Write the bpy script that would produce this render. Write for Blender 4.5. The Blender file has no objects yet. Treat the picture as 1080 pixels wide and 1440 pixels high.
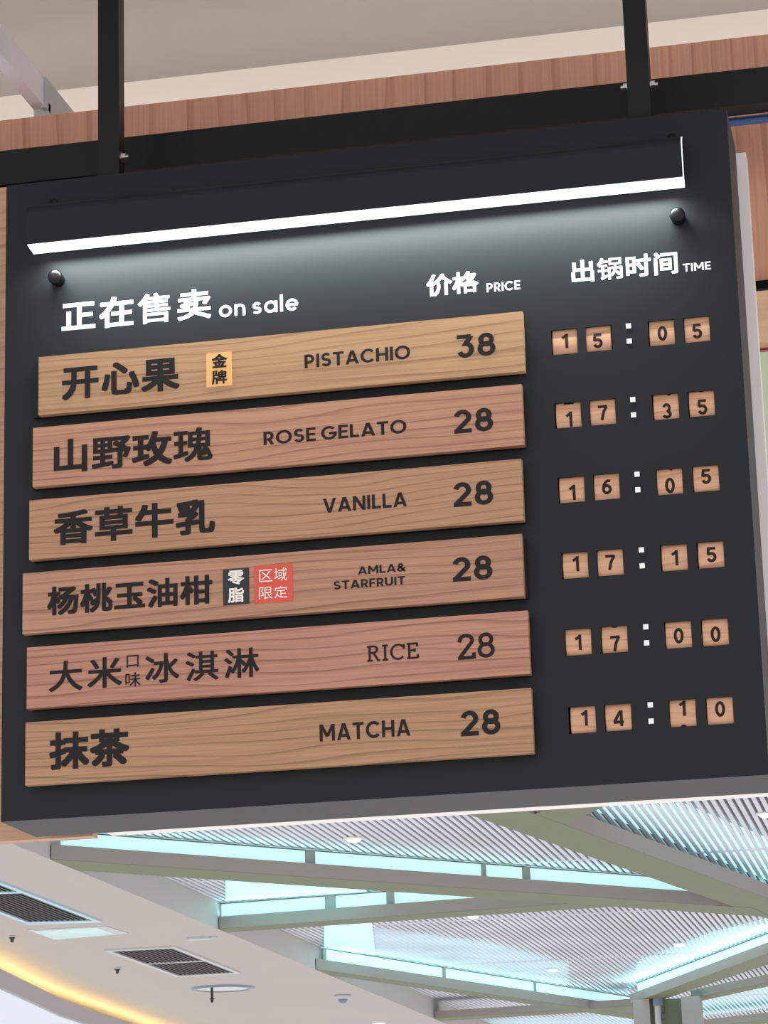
import bpy, bmesh, math, random
from mathutils import Vector, Matrix
random.seed(4)
SC = bpy.context.scene
COL = SC.collection

# ---------------------------------------------------------------- camera
F_PX = 3911.934666
RW = Matrix(((0.9780784381508877, 0.20642290592118992, -0.027425403103177672),
             (-0.07999460952496737, 0.25086062511312834, -0.9647122934921056),
             (-0.1922587612340936, 0.9457581776960229, 0.2618740881603786)))
EYE = Vector((0.72195, -3.439185, 1.6))
cam_data = bpy.data.cameras.new('camera')
cam = bpy.data.objects.new('camera', cam_data)
COL.objects.link(cam)
cam_data.sensor_fit = 'VERTICAL'
cam_data.sensor_height = 36.0
cam_data.lens = F_PX / 1440.0 * 36.0
cam_data.clip_start = 0.05
cam_data.clip_end = 400
_r = Matrix((RW[0], -RW[1], -RW[2])).transposed().to_4x4()
cam.matrix_world = Matrix.Translation(EYE) @ _r
SC.camera = cam

def ray(px, py):
    return RW.transposed() @ Vector(((px - 540) / F_PX, (py - 720) / F_PX, 1.0))
def at_y(px, py, Y):
    d = ray(px, py); return EYE + d * ((Y - EYE.y) / d.y)
def at_z(px, py, Z):
    d = ray(px, py); return EYE + d * ((Z - EYE.z) / d.z)

# ---------------------------------------------------------------- world, exposure
SC.view_settings.view_transform = 'Standard'
SC.view_settings.look = 'None'
SC.view_settings.gamma = 1.0
SC.view_settings.exposure = 0.0
SC.view_settings.use_curve_mapping = False
w = bpy.data.worlds.new('mall_daylight')
SC.world = w
w.use_nodes = True
bg = w.node_tree.nodes['Background']
bg.inputs[0].default_value = (1.0, 0.985, 0.98, 1)
bg.inputs[1].default_value = 1.0
LAMP_W = 2.9; LAMP_TILT = 8.0

# ---------------------------------------------------------------- materials
def mat(name, col, rough=0.5, metal=0.0, spec=0.5, emit=None, es=0.0, bump=0.0, bscale=200.0, var=0.0):
    m = bpy.data.materials.new(name); m.use_nodes = True
    nt = m.node_tree; b = nt.nodes['Principled BSDF']
    b.inputs['Base Color'].default_value = (*col, 1)
    b.inputs['Roughness'].default_value = rough
    b.inputs['Metallic'].default_value = metal
    b.inputs['Specular IOR Level'].default_value = spec
    if emit:
        b.inputs['Emission Color'].default_value = (*emit, 1)
        b.inputs['Emission Strength'].default_value = es
    if bump or var:
        tc = nt.nodes.new('ShaderNodeTexCoord')
        nz = nt.nodes.new('ShaderNodeTexNoise'); nz.inputs['Scale'].default_value = bscale; nz.inputs['Detail'].default_value = 4
        nt.links.new(tc.outputs['Object'], nz.inputs['Vector'])
        if bump:
            bp = nt.nodes.new('ShaderNodeBump'); bp.inputs['Strength'].default_value = bump; bp.inputs['Distance'].default_value = 0.001
            nt.links.new(nz.outputs['Fac'], bp.inputs['Height']); nt.links.new(bp.outputs['Normal'], b.inputs['Normal'])
        if var:
            mx = nt.nodes.new('ShaderNodeMix'); mx.data_type = 'RGBA'
            mx.inputs['A'].default_value = (*[c * (1 - var) for c in col], 1)
            mx.inputs['B'].default_value = (*[min(1, c * (1 + var)) for c in col], 1)
            nt.links.new(nz.outputs['Fac'], mx.inputs['Factor']); nt.links.new(mx.outputs['Result'], b.inputs['Base Color'])
    return m

def wood(name, light, dark, axis='X', seed=0.0, rough=0.5, ring=0.012, streak=0.45, spec=0.35, fine=260.0):
    """wood with the grain along one object axis, growth rings across it"""
    m = bpy.data.materials.new(name); m.use_nodes = True
    nt = m.node_tree; N = nt.nodes; L = nt.links
    b = N['Principled BSDF']; b.inputs['Roughness'].default_value = rough
    b.inputs['Specular IOR Level'].default_value = spec
    tc = N.new('ShaderNodeTexCoord')
    mp = N.new('ShaderNodeMapping')
    mp.inputs['Location'].default_value = (seed * 1.37, seed * 0.71, seed * 2.13)
    if axis == 'Z': mp.inputs['Rotation'].default_value = (0, math.pi / 2, 0)
    L.new(tc.outputs['Object'], mp.inputs['Vector'])
    m1 = N.new('ShaderNodeMapping'); m1.inputs['Scale'].default_value = (4.5, 30, fine * 1.5)
    L.new(mp.outputs['Vector'], m1.inputs['Vector'])
    n1 = N.new('ShaderNodeTexNoise'); n1.inputs['Scale'].default_value = 1.0; n1.inputs['Detail'].default_value = 6; n1.inputs['Roughness'].default_value = 0.65
    L.new(m1.outputs['Vector'], n1.inputs['Vector'])
    m2 = N.new('ShaderNodeMapping'); m2.inputs['Scale'].default_value = (0.16, 0.6, 1.0)
    L.new(mp.outputs['Vector'], m2.inputs['Vector'])
    wv = N.new('ShaderNodeTexWave'); wv.wave_type = 'BANDS'; wv.bands_direction = 'Z'; wv.wave_profile = 'SAW'
    wv.inputs['Scale'].default_value = 2 * math.pi / ring / 20
    wv.inputs['Distortion'].default_value = 16.0; wv.inputs['Detail'].default_value = 1.5
    wv.inputs['Detail Scale'].default_value = 0.55; wv.inputs['Detail Roughness'].default_value = 0.45
    L.new(m2.outputs['Vector'], wv.inputs['Vector'])
    r1 = N.new('ShaderNodeValToRGB'); r1.color_ramp.elements[0].position = 0.40; r1.color_ramp.elements[1].position = 0.66
    L.new(n1.outputs['Fac'], r1.inputs['Fac'])
    r2 = N.new('ShaderNodeValToRGB'); r2.color_ramp.elements[0].position = 0.74; r2.color_ramp.elements[1].position = 1.0
    L.new(wv.outputs['Fac'], r2.inputs['Fac'])
    ma = N.new('ShaderNodeMath'); ma.operation = 'MULTIPLY'; ma.inputs[1].default_value = streak
    L.new(r1.outputs['Color'], ma.inputs[0])
    mb = N.new('ShaderNodeMath'); mb.operation = 'MULTIPLY_ADD'; mb.inputs[1].default_value = 0.60
    L.new(r2.outputs['Color'], mb.inputs[0]); L.new(ma.outputs[0], mb.inputs[2])
    mx = N.new('ShaderNodeMix'); mx.data_type = 'RGBA'
    mx.inputs['A'].default_value = (*light, 1); mx.inputs['B'].default_value = (*dark, 1)
    L.new(mb.outputs[0], mx.inputs['Factor'])
    # broad tone drift
    n3 = N.new('ShaderNodeTexNoise'); n3.inputs['Scale'].default_value = 5.0; n3.inputs['Detail'].default_value = 2
    L.new(m2.outputs['Vector'], n3.inputs['Vector'])
    hs = N.new('ShaderNodeHueSaturation')
    mr = N.new('ShaderNodeMapRange'); mr.inputs['To Min'].default_value = 0.85; mr.inputs['To Max'].default_value = 1.15
    L.new(n3.outputs['Fac'], mr.inputs['Value']); L.new(mr.outputs['Result'], hs.inputs['Value'])
    L.new(mx.outputs['Result'], hs.inputs['Color']); L.new(hs.outputs['Color'], b.inputs['Base Color'])
    bp = N.new('ShaderNodeBump'); bp.inputs['Strength'].default_value = 0.12; bp.inputs['Distance'].default_value = 0.0006
    L.new(n1.outputs['Fac'], bp.inputs['Height']); L.new(bp.outputs['Normal'], b.inputs['Normal'])
    return m

M = dict(
    board=mat('matte_black_board', (0.0135, 0.0150, 0.0175), 0.50, spec=0.25, bump=0.04, bscale=900),
    black=mat('black_steel', (0.007, 0.008, 0.009), 0.45, spec=0.3, bump=0.03, bscale=400),
    knob=mat('black_plastic', (0.004, 0.004, 0.0045), 0.35, spec=0.3),
    ink=mat('charcoal_lettering', (0.024, 0.020, 0.021), 0.65, spec=0.15),
    white_letter=mat('white_lettering', (0.95, 0.96, 0.95), 0.5),
    cream_letter=mat('cream_lettering', (0.93, 0.86, 0.80), 0.5),
    badge_gold=mat('gold_badge', (0.92, 0.49, 0.17), 0.5),
    badge_black=mat('black_badge', (0.020, 0.019, 0.022), 0.5),
    badge_red=mat('red_badge', (0.72, 0.085, 0.055), 0.5, var=0.05, bscale=30),
    dark=mat('dark_interior', (0.006, 0.006, 0.007), 0.8, spec=0.1),
    steel=mat('zinc_steel', (0.62, 0.62, 0.60), 0.3, metal=1.0),
    white_panel=mat('white_acrylic', (0.94, 0.88, 0.86), 0.4, bump=0.02, bscale=60),
    plaster=mat('kiosk_plaster', (0.335, 0.325, 0.322), 0.85, spec=0.2, var=0.03, bscale=3),
    cream_wall=mat('cream_wall', (0.84, 0.82, 0.78), 0.85, spec=0.2),
    truss=mat('white_painted_steel', (0.86, 0.81, 0.87), 0.45, var=0.06, bscale=18),
    blue=mat('blue_conduit', (0.03, 0.07, 0.22), 0.35),
    soffit=mat('gypsum_soffit', (0.52, 0.485, 0.46), 0.9, spec=0.15, var=0.025, bscale=0.6),
    pale=mat('pale_painted_ceiling', (0.80, 0.84, 0.95), 0.9, spec=0.15),
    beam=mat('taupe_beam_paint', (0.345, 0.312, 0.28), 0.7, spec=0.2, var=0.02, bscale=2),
    under=mat('olive_underside_shade', (0.205, 0.218, 0.148), 0.7, spec=0.2, var=0.03, bscale=2),
    trough=mat('backlit_trough', (0.55, 0.75, 0.75), 0.6, emit=(0.62, 0.92, 0.88), es=0.66),
    slat=mat('lavender_slats', (0.68, 0.68, 0.75), 0.6, spec=0.2, var=0.22, bscale=0.8),
    plenum=mat('dark_plenum', (0.36, 0.34, 0.33), 0.9, spec=0.1, var=0.25, bscale=0.5),
    grille=mat('grille_dark', (0.035, 0.032, 0.034), 0.6),
    grille_frame=mat('grille_frame', (0.55, 0.55, 0.58), 0.45),
    grille_blue=mat('bluish_grille_frame', (0.42, 0.66, 0.80), 0.35),
    panel_blue=mat('cyan_reflection_panel', (0.45, 0.80, 0.85), 0.25, var=0.35, bscale=3.2),
    green_wall=mat('pale_green_wall', (0.50, 0.56, 0.40), 0.85, spec=0.2),
    column=mat('column_paint', (0.40, 0.38, 0.35), 0.7, spec=0.2),
    fixture=mat('blue_grey_metal', (0.22, 0.25, 0.33), 0.35, metal=0.4),
    cable=mat('dark_cable', (0.05, 0.05, 0.06), 0.5),
    led=mat('led_diffuser', (0.9, 0.95, 0.93), 0.5, emit=(0.90, 1.0, 0.965), es=1.9),
    edge_bloom=mat('hood_edge_bloom', (0.9, 0.95, 0.93), 0.4, emit=(0.88, 1.0, 0.96), es=0.9),
    warm_led=mat('warm_led_strip', (0.9, 0.8, 0.6), 0.5, emit=(1.0, 0.76, 0.34), es=20.0),
    cove_led=mat('white_led_strip', (0.9, 0.9, 0.85), 0.5, emit=(1.0, 0.97, 0.91), es=13.0),
    downlight=mat('downlight_lens', (0.9, 0.9, 0.8), 0.5, emit=(1.0, 0.97, 0.82), es=1.3),
    trim=mat('white_trim_ring', (0.7, 0.7, 0.68), 0.5),
    red_edge=mat('red_brown_edge_band', (0.30, 0.07, 0.035), 0.6),
)
M['fascia'] = wood('fascia_wood', (0.70, 0.365, 0.235), (0.48, 0.215, 0.13), 'Z', 3.1, ring=0.05, streak=0.5, fine=150)
M['fascia_tan'] = wood('soffit_wood', (0.56, 0.32, 0.175), (0.36, 0.18, 0.09), 'X', 8.3, ring=0.03)
M['side_wood'] = wood('side_panel_wood', (0.60, 0.35, 0.225), (0.42, 0.215, 0.13), 'X', 5.7, ring=0.035)
M['wheel'] = wood('wheel_wood', (0.72, 0.40, 0.245), (0.46, 0.225, 0.125), 'X', 1.7, ring=0.012, streak=0.4)

# ---------------------------------------------------------------- mesh helpers
def box(bm, x0, x1, y0, y1, z0, z1):
    v = [bm.verts.new((x, y, z)) for x in (x0, x1) for y in (y0, y1) for z in (z0, z1)]
    for f in ((0, 1, 3, 2), (4, 6, 7, 5), (0, 4, 5, 1), (2, 3, 7, 6), (0, 2, 6, 4), (1, 5, 7, 3)):
        bm.faces.new([v[i] for i in f])
def prism(bm, poly, z0, z1):
    """vertical prism over an xy polygon"""
    lo = [bm.verts.new((p[0], p[1], z0)) for p in poly]; hi = [bm.verts.new((p[0], p[1], z1)) for p in poly]
    n = len(poly)
    bm.faces.new(lo[::-1]); bm.faces.new(hi)
    for i in range(n): bm.faces.new((lo[i], lo[(i + 1) % n], hi[(i + 1) % n], hi[i]))
def lathe(bm, prof, seg=24, mtx=Matrix.Identity(4)):
    """profile of (radius, height) turned about local Z"""
    rings = []
    for r, h in prof:
        if r < 1e-6: rings.append([bm.verts.new(mtx @ Vector((0, 0, h)))])
        else: rings.append([bm.verts.new(mtx @ Vector((r * math.cos(2 * math.pi * k / seg), r * math.sin(2 * math.pi * k / seg), h))) for k in range(seg)])
    for a, b in zip(rings, rings[1:]):
        for k in range(seg):
            k2 = (k + 1) % seg
            if len(a) == 1 and len(b) == 1: continue
            if len(a) == 1: bm.faces.new((a[0], b[k], b[k2]))
            elif len(b) == 1: bm.faces.new((a[k], a[k2], b[0]))
            else: bm.faces.new((a[k], a[k2], b[k2], b[k]))
def tube(bm, pts, r, seg=10):
    pts = [Vector(p) for p in pts]; rings = []
    for i, p in enumerate(pts):
        t = (pts[min(i + 1, len(pts) - 1)] - pts[max(i - 1, 0)]).normalized()
        u = t.cross(Vector((0.13, 0.31, 1))).normalized(); v = t.cross(u)
        rings.append([bm.verts.new(p + r * (math.cos(2 * math.pi * k / seg) * u + math.sin(2 * math.pi * k / seg) * v)) for k in range(seg)])
    for a, b in zip(rings, rings[1:]):
        for k in range(seg): bm.faces.new((a[k], a[(k + 1) % seg], b[(k + 1) % seg], b[k]))
    bm.faces.new(rings[0][::-1]); bm.faces.new(rings[-1])
def bar(bm, A, Bp, wdt, hgt, up=Vector((0, 0, 1))):
    """box beam between two points"""
    A = Vector(A); Bp = Vector(Bp); t = (Bp - A).normalized(); s = t.cross(up).normalized(); u = s.cross(t)
    v = [bm.verts.new(P + s * wdt * i / 2 + u * hgt * j / 2) for P in (A, Bp) for i in (-1, 1) for j in (-1, 1)]
    for f in ((0, 1, 3, 2), (4, 6, 7, 5), (0, 4, 5, 1), (2, 3, 7, 6), (0, 2, 6, 4), (1, 5, 7, 3)):
        bm.faces.new([v[i] for i in f])
def wloc(o):
    v = Vector(o.location)
    while o.parent is not None:
        o = o.parent; v = v + Vector(o.location)
    return v
def obj(name, bm, m, parent=None, bevel=0.0, seg=2, smooth=False, origin=None):
    if origin is not None:
        bmesh.ops.translate(bm, verts=bm.verts, vec=-Vector(origin))
    if bevel:
        ed = [e for e in bm.edges if len(e.link_faces) == 2 and e.calc_face_angle(0) > 0.6]
        bmesh.ops.bevel(bm, geom=ed, offset=bevel, segments=seg, affect='EDGES', profile=0.5)
    bmesh.ops.recalc_face_normals(bm, faces=bm.faces)
    me = bpy.data.meshes.new(name); bm.to_mesh(me); bm.free()
    if smooth:
        for p in me.polygons: p.use_smooth = True
    me.materials.append(M[m] if isinstance(m, str) else m)
    o = bpy.data.objects.new(name, me); COL.objects.link(o)
    if parent is not None: o.parent = parent
    if origin is not None: o.location = Vector(origin) - (wloc(parent) if parent is not None else Vector())
    elif parent is not None: o.location = -wloc(parent)
    return o
def tag(o, label, cat, group=None, kind=None):
    o['label'] = label; o['category'] = cat
    if group: o['group'] = group
    if kind: o['kind'] = kind
    return o
def thing(name, label, cat, loc, group=None):
    o = bpy.data.objects.new(name, None); COL.objects.link(o); o.location = loc; o.empty_display_size = 0.05
    return tag(o, label, cat, group)
def struct(o): o['kind'] = 'structure'; return o
B = bmesh.new

M['slat_dark'] = mat('dark_grille_slats', (0.085, 0.08, 0.085), 0.5)
M['casing'] = mat('dark_grey_casing', (0.070, 0.068, 0.072), 0.6, spec=0.2, bump=0.03, bscale=500)
M['cyan_panel'] = mat('backlit_cyan_panel', (0.4, 0.8, 0.85), 0.5, emit=(0.42, 0.90, 0.95), es=0.72)
M['cap'] = mat('cap_rail_paint', (0.14, 0.17, 0.17), 0.6)
M['fascia_ring'] = mat('ring_fascia_paint', (0.46, 0.43, 0.45), 0.85, spec=0.15)
M['glow'] = mat('added_cyan_glow', (0.4, 0.8, 0.85), 0.5, emit=(0.45, 0.93, 1.0), es=1.05)
# outlines of the Chinese characters on the board (units: 1050 per em)
GLYPH = {
    '正': '197,536 197,40 55,40 55,-37 998,-37 998,40 593,40 593,371 922,371 922,447 593,447 593,728 963,728 963,806 95,806 95,728 511,728 511,40 278,40 278,536',
    '在': '411,882 355,720 66,720 66,644 320,644 245,514 151,397 40,300 81,228 203,334 203,-80 282,-80 282,428 410,644 986,644 986,720 442,720 493,862|628,589 628,387 392,387 392,313 628,313 628,15 350,15 350,-59 985,-59 985,15 707,15 707,313 945,313 945,387 707,387 707,589',
    '售': '263,884 201,768 122,662 34,575 89,516 184,617 184,268 262,268 262,310 947,310 947,372 608,372 608,451 876,451 876,506 608,506 608,579 873,579 873,636 608,636 608,707 923,707 923,767 622,767 561,883 489,862 537,767 287,767 336,861|183,234 183,-86 261,-86 261,-36 805,-36 805,-86 886,-86 886,234|261,29 261,168 805,168 805,29|532,579 532,506 262,506 262,579|532,636 262,636 262,707 532,707|532,451 532,372 262,372 262,451',
    '卖': '246,468 444,373 488,424 287,515|140,368 337,277 378,330 179,416|568,76 712,25 844,-29 952,-82 996,-18 605,133|86,604 86,535 868,535 797,420 857,386 977,585 921,608 908,604 568,604 568,702 914,702 914,771 568,771 568,879 487,879 487,771 151,771 151,702 487,702 487,604|548,507 514,262 67,262 67,191 483,191 403,99 270,30 69,-18 108,-85 338,-24 486,67 572,191 986,191 986,262 597,262 629,507',
    '价': '759,474 759,-82 840,-82 840,474|462,473 462,329 454,213 408,82 298,-38 356,-92 478,45 530,193 541,328 541,473|627,884 553,746 434,608 270,487 319,426 455,523 565,634 649,752 743,630 851,523 964,440 1019,503 895,587 780,698 688,824 710,871|282,881 216,725 133,581 39,462 85,384 174,499 174,-84 253,-84 253,629 357,859',
    '格': '604,701 834,701 709,521 591,681|212,882 212,658 55,658 55,583 203,583 159,435 98,295 29,184 70,114 122,197 170,301 212,417 212,-83 287,-83 287,446 373,314 420,374 287,537 287,583 407,583 381,562 443,508 547,620 658,473 564,403 463,347 358,306 403,242 485,275 485,-85 559,-85 559,-39 852,-39 852,-81 929,-81 929,284 977,265 1026,331 928,368 840,416 763,472 831,554 889,646 934,749 884,772 870,769 643,769 687,863 611,883 562,779 498,682 423,599 423,658 287,658 287,882|559,30 559,233 852,233 852,30|537,301 710,421 890,301',
    '出': '109,358 109,-22 855,-22 855,-82 940,-82 940,358 855,358 855,57 566,57 566,424 898,424 898,788 813,788 813,501 566,501 566,881 480,881 480,501 239,501 239,787 158,787 158,424 480,424 480,57 196,57 196,358',
    '锅': '563,784 872,784 872,632 563,632|445,455 445,-86 519,-86 519,386 680,386 656,291 607,199 525,111 580,65 666,159 717,258 849,79 899,123 859,188 802,258 737,326 748,386 917,386 917,6 895,-13 761,-12 785,-79 950,-67 980,-42 988,5 988,455 753,455 754,506 754,568 947,568 947,848 491,848 491,568 687,568 687,506 686,455|182,879 143,784 91,697 30,625 71,551 173,687 420,687 420,763 213,763 253,859|190,-77 411,47 397,114 273,55 273,289 396,289 396,361 273,361 273,503 392,503 392,575 110,575 110,503 197,503 197,361 55,361 55,289 197,289 197,59 184,13 159,-8',
    '时': '498,475 659,218 728,258 563,509|340,422 340,183 161,183 161,422|340,493 161,493 161,723 340,723|85,794 85,26 161,26 161,111 414,111 414,794|803,877 803,672 462,672 462,595 803,595 803,35 796,13 773,6 590,7 620,-74 830,-59 870,-29 882,35 882,595 1011,595 1011,672 882,672 882,877',
    '间': '96,646 96,-84 176,-84 176,646|111,831 238,676 304,718 172,869|398,310 650,310 650,168 398,168|398,516 650,516 650,376 398,376|327,582 327,103 725,103 725,582|370,824 370,749 878,749 878,12 860,-7 759,-6 785,-79 922,-66 951,-39 959,12 959,824',
    '开': '682,738 682,439 388,439 388,484 388,738|55,439 55,363 303,363 272,222 196,89 57,-29 120,-88 271,47 352,200 383,363 682,363 682,-85 763,-85 763,363 997,363 997,439 763,439 763,738 964,738 964,814 93,814 93,738 308,738 308,484 307,439',
    '心': '310,589 310,68 341,-37 457,-65 669,-65 759,-42 805,38 824,193 748,229 729,51 666,9 463,9 405,20 392,68 392,589|142,511 120,376 88,236 46,113 126,80 165,210 196,358 217,496|799,509 857,375 905,234 937,110 1015,142 982,265 932,403 873,538|359,794 464,715 565,630 642,554 699,613 619,688 517,770 413,846',
    '果': '167,832 167,414 484,414 484,325 65,325 65,252 420,252 310,156 177,75 38,16 92,-49 233,18 368,109 484,218 484,-84 567,-84 567,224 685,116 821,24 960,-44 1014,22 877,80 744,159 631,252 986,252 986,325 567,325 567,414 891,414 891,832|248,591 484,591 484,482 248,482|567,591 806,591 806,482 567,482|248,764 484,764 484,657 248,657|567,764 806,764 806,657 567,657',
    '金': '208,229 306,36 374,65 273,254|770,255 660,60 720,35 845,226|524,892 396,747 225,631 32,548 86,476 253,553 253,494 481,494 481,351 119,351 119,278 481,278 481,19 71,19 71,-54 981,-54 981,19 564,19 564,278 933,278 933,351 564,351 564,494 796,494 796,560 965,480 1021,548 856,616 698,711 571,821 598,859|784,567 279,567 369,626 452,692 526,766 603,694 690,627',
    '牌': '767,351 767,204 414,204 414,136 767,136 767,-83 841,-83 841,136 1005,136 1005,204 841,204 841,351|459,782 459,376 622,376 555,313 453,256 505,211 596,260 661,316 706,376 976,376 976,782 704,782 753,869 665,886 625,782|530,549 682,549 659,438 530,438|751,549 903,549 903,438 733,438|530,720 683,720 683,609 530,609|751,720 903,720 903,609 751,609|106,861 106,458 102,289 82,108 37,-60 104,-86 139,35 161,168 172,303 309,303 309,-83 380,-83 380,371 174,371 175,458 175,525 434,525 434,593 348,593 348,881 277,881 277,593 175,593 175,861',
    '山': '113,664 113,-2 857,-2 857,-80 938,-80 938,665 857,665 857,78 565,78 565,871 483,871 483,78 194,78 194,664',
    '野': '142,588 269,588 269,472 142,472|336,588 462,588 462,472 336,472|142,765 269,765 269,650 142,650|336,765 462,765 462,650 336,650|40,34 50,-44 558,32 557,101 340,71 340,216 530,216 530,288 340,288 340,407 530,407 530,830 76,830 76,407 265,407 265,288 75,288 75,216 265,216 265,62|606,644 827,491 553,491 553,415 722,415 722,14 701,-6 567,-4 592,-83 758,-69 792,-41 800,12 800,415 923,415 864,247 930,229 1019,479 965,494 952,491 890,491 911,514 817,591 885,654 949,724 1002,797 950,832 934,828 565,828 565,756 877,756 763,630 657,692',
    '玫': '574,610 829,610 795,476 750,357 692,254 641,359 601,476 570,604|568,882 525,711 463,557 382,432 437,361 520,492 553,380 592,279 640,187 554,107 451,41 329,-13 375,-87 495,-30 599,38 687,118 765,35 857,-33 966,-85 1021,-15 911,34 818,100 741,183 814,304 872,446 915,610 1008,610 1008,686 600,686 649,868|34,117 49,40 420,139 413,210 265,172 265,411 380,411 380,484 265,484 265,708 408,708 408,782 49,782 49,708 188,708 188,484 62,484 62,411 188,411 188,153',
    '瑰': '419,776 419,343 608,343 552,202 460,76 321,-23 374,-80 502,12 594,125 657,254 657,27 679,-47 767,-66 917,-66 987,-42 1013,51 949,78 939,12 910,-2 773,-2 736,3 728,28 728,307 674,307 684,343 949,343 949,776 695,776 742,873 655,884 617,776|494,530 643,530 625,410 494,410|716,530 871,530 871,410 699,410|494,711 654,711 648,592 494,592|728,711 871,711 871,592 722,592|759,75 921,111 932,75 980,95 913,254 869,239 904,158 815,144 878,301 820,320 769,163 739,130|33,105 50,28 382,128 372,201 242,163 242,434 356,434 356,507 242,507 242,737 367,737 367,811 45,811 45,737 168,737 168,507 56,507 56,434 168,434 168,142',
    '香': '293,116 770,116 770,17 293,17|293,174 293,268 770,268 770,174|215,332 215,-84 293,-84 293,-46 770,-46 770,-82 851,-82 851,332|817,875 628,839 391,812 145,795 165,728 483,750 483,641 60,641 60,569 399,569 293,475 169,395 39,337 91,273 234,346 369,447 483,565 483,360 565,360 565,564 682,453 820,356 962,286 1014,349 885,405 759,481 651,569 992,569 992,641 565,641 565,758 877,812',
    '草': '256,419 792,419 792,327 256,327|256,569 792,569 792,479 256,479|181,632 181,264 482,264 482,162 59,162 59,90 482,90 482,-82 561,-82 561,90 995,90 995,162 561,162 561,264 872,264 872,632|65,805 65,733 306,733 306,652 382,652 382,733 666,733 666,652 743,652 743,733 988,733 988,805 743,805 743,882 666,882 666,805 382,805 382,882 306,882 306,805',
    '牛': '496,882 496,690 273,690 325,838 244,854 196,714 132,586 55,481 129,439 238,613 496,613 496,362 55,362 55,285 496,285 496,-83 579,-83 579,285 998,285 998,362 579,362 579,613 939,613 939,690 579,690 579,882',
    '乳': '658,855 658,76 680,-29 768,-57 897,-57 962,-35 995,39 1009,176 938,212 927,53 892,14 778,14 743,24 735,74 735,855|548,883 413,855 246,833 74,818 95,754 272,767 449,789 602,821|102,705 179,523 247,551 165,730|261,726 318,542 386,566 325,746|516,773 413,555 476,530 592,745|48,231 57,157 295,182 295,2 276,-14 160,-14 185,-83 333,-71 364,-46 372,1 372,190 591,213 591,285 372,262 372,296 571,481 519,521 502,517 104,517 104,449 439,449 295,322 295,254',
    '杨': '191,882 191,680 50,680 50,606 184,606 146,459 94,318 35,207 76,131 118,210 157,308 191,417 191,-83 265,-83 265,484 345,322 395,381 265,585 265,606 388,606 388,680 265,680 265,882|436,457 526,471 579,471 522,359 444,264 351,189 410,143 508,230 592,341 655,471 768,471 680,260 554,89 389,-39 449,-84 616,56 747,241 841,471 912,471 891,221 867,76 841,12 805,-3 703,1 725,-74 837,-74 876,-63 909,-37 942,41 968,211 992,505 994,544 577,544 903,795 845,840 827,833 398,833 398,758 743,758 513,584 402,532',
    '桃': '391,701 483,481 546,508 450,725|928,732 820,512 878,484 1000,702|181,882 181,680 46,680 46,606 176,606 139,459 89,319 30,207 72,129 112,204 148,296 181,399 181,-83 257,-83 257,474 337,331 387,391 257,570 257,606 359,606 359,680 257,680 257,882|733,882 733,50 752,-45 825,-69 929,-69 996,-31 1020,101 953,132 945,30 923,3 836,3 812,11 807,49 807,350 967,178 1018,227 837,409 807,381 807,882|559,881 559,447 558,381 358,239 398,168 553,299 525,173 459,60 339,-29 389,-87 550,63 617,252 631,447 631,881',
    '玉': '657,277 850,79 910,131 713,321|151,449 151,372 477,372 477,35 55,35 55,-42 997,-42 997,35 561,35 561,372 905,372 905,449 561,449 561,736 945,736 945,814 106,814 106,736 477,736 477,449',
    '油': '98,812 300,691 348,757 143,870|44,524 242,408 286,474 87,582|80,-17 148,-68 312,231 252,282|633,57 460,57 460,288 633,288|710,57 710,288 891,288 891,57|386,663 386,-81 460,-81 460,-19 891,-19 891,-75 967,-75 967,663 710,663 710,880 633,880 633,663|633,364 460,364 460,586 633,586|710,364 710,586 891,586 891,364',
    '柑': '561,297 826,297 826,58 561,58|561,373 561,600 826,600 826,373|826,881 826,678 561,678 561,881 481,881 481,678 401,678 401,600 481,600 481,-84 561,-84 561,-20 826,-20 826,-82 905,-82 905,600 1008,600 1008,678 905,678 905,881|202,882 202,680 53,680 53,606 202,606 158,458 100,318 34,207 76,130 121,208 163,304 202,411 202,-83 276,-83 276,478 359,321 409,379 276,575 276,606 379,606 379,680 276,680 276,882',
    '零': '203,610 203,561 431,561 431,610|180,505 180,454 432,454 432,505|613,505 613,454 873,454 873,505|613,610 613,561 847,561 847,610|80,721 80,537 151,537 151,666 483,666 483,503 561,503 561,666 898,666 898,537 972,537 972,721 561,721 561,780 909,780 909,840 141,840 141,780 483,780 483,721|452,313 540,227 180,227 180,167 753,167 541,50 334,112 300,62 450,15 599,-40 717,-92 752,-34 627,20 719,71 809,131 882,195 832,231 820,227 555,227 597,258 501,347|541,478 400,398 222,330 37,282 81,223 230,264 378,319 513,384 653,322 816,267 972,228 1020,291 865,323 705,368 571,420 601,441',
    '脂': '103,847 103,467 99,299 79,118 28,-47 91,-83 130,26 154,147 167,273 319,273 319,13 300,-6 200,-6 223,-80 357,-66 384,-38 392,13 392,847|173,774 319,774 319,600 173,600|173,527 319,527 319,348 171,348 173,468|486,380 486,-83 560,-83 560,-39 877,-39 877,-79 954,-79 954,380|560,28 560,141 877,141 877,28|560,206 560,313 877,313 877,206|478,876 478,583 509,493 628,471 868,471 970,505 1005,645 934,674 917,565 862,542 632,542 568,550 554,583 554,645 695,678 834,718 954,765 897,825 801,784 681,746 554,712 554,876',
    '区': '974,826 102,826 102,-53 1000,-53 1000,23 180,23 180,749 974,749|272,614 530,388 438,301 339,223 237,157 300,97 398,167 494,247 586,335 811,97 875,154 640,393 842,669 768,699 583,443 329,661',
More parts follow.
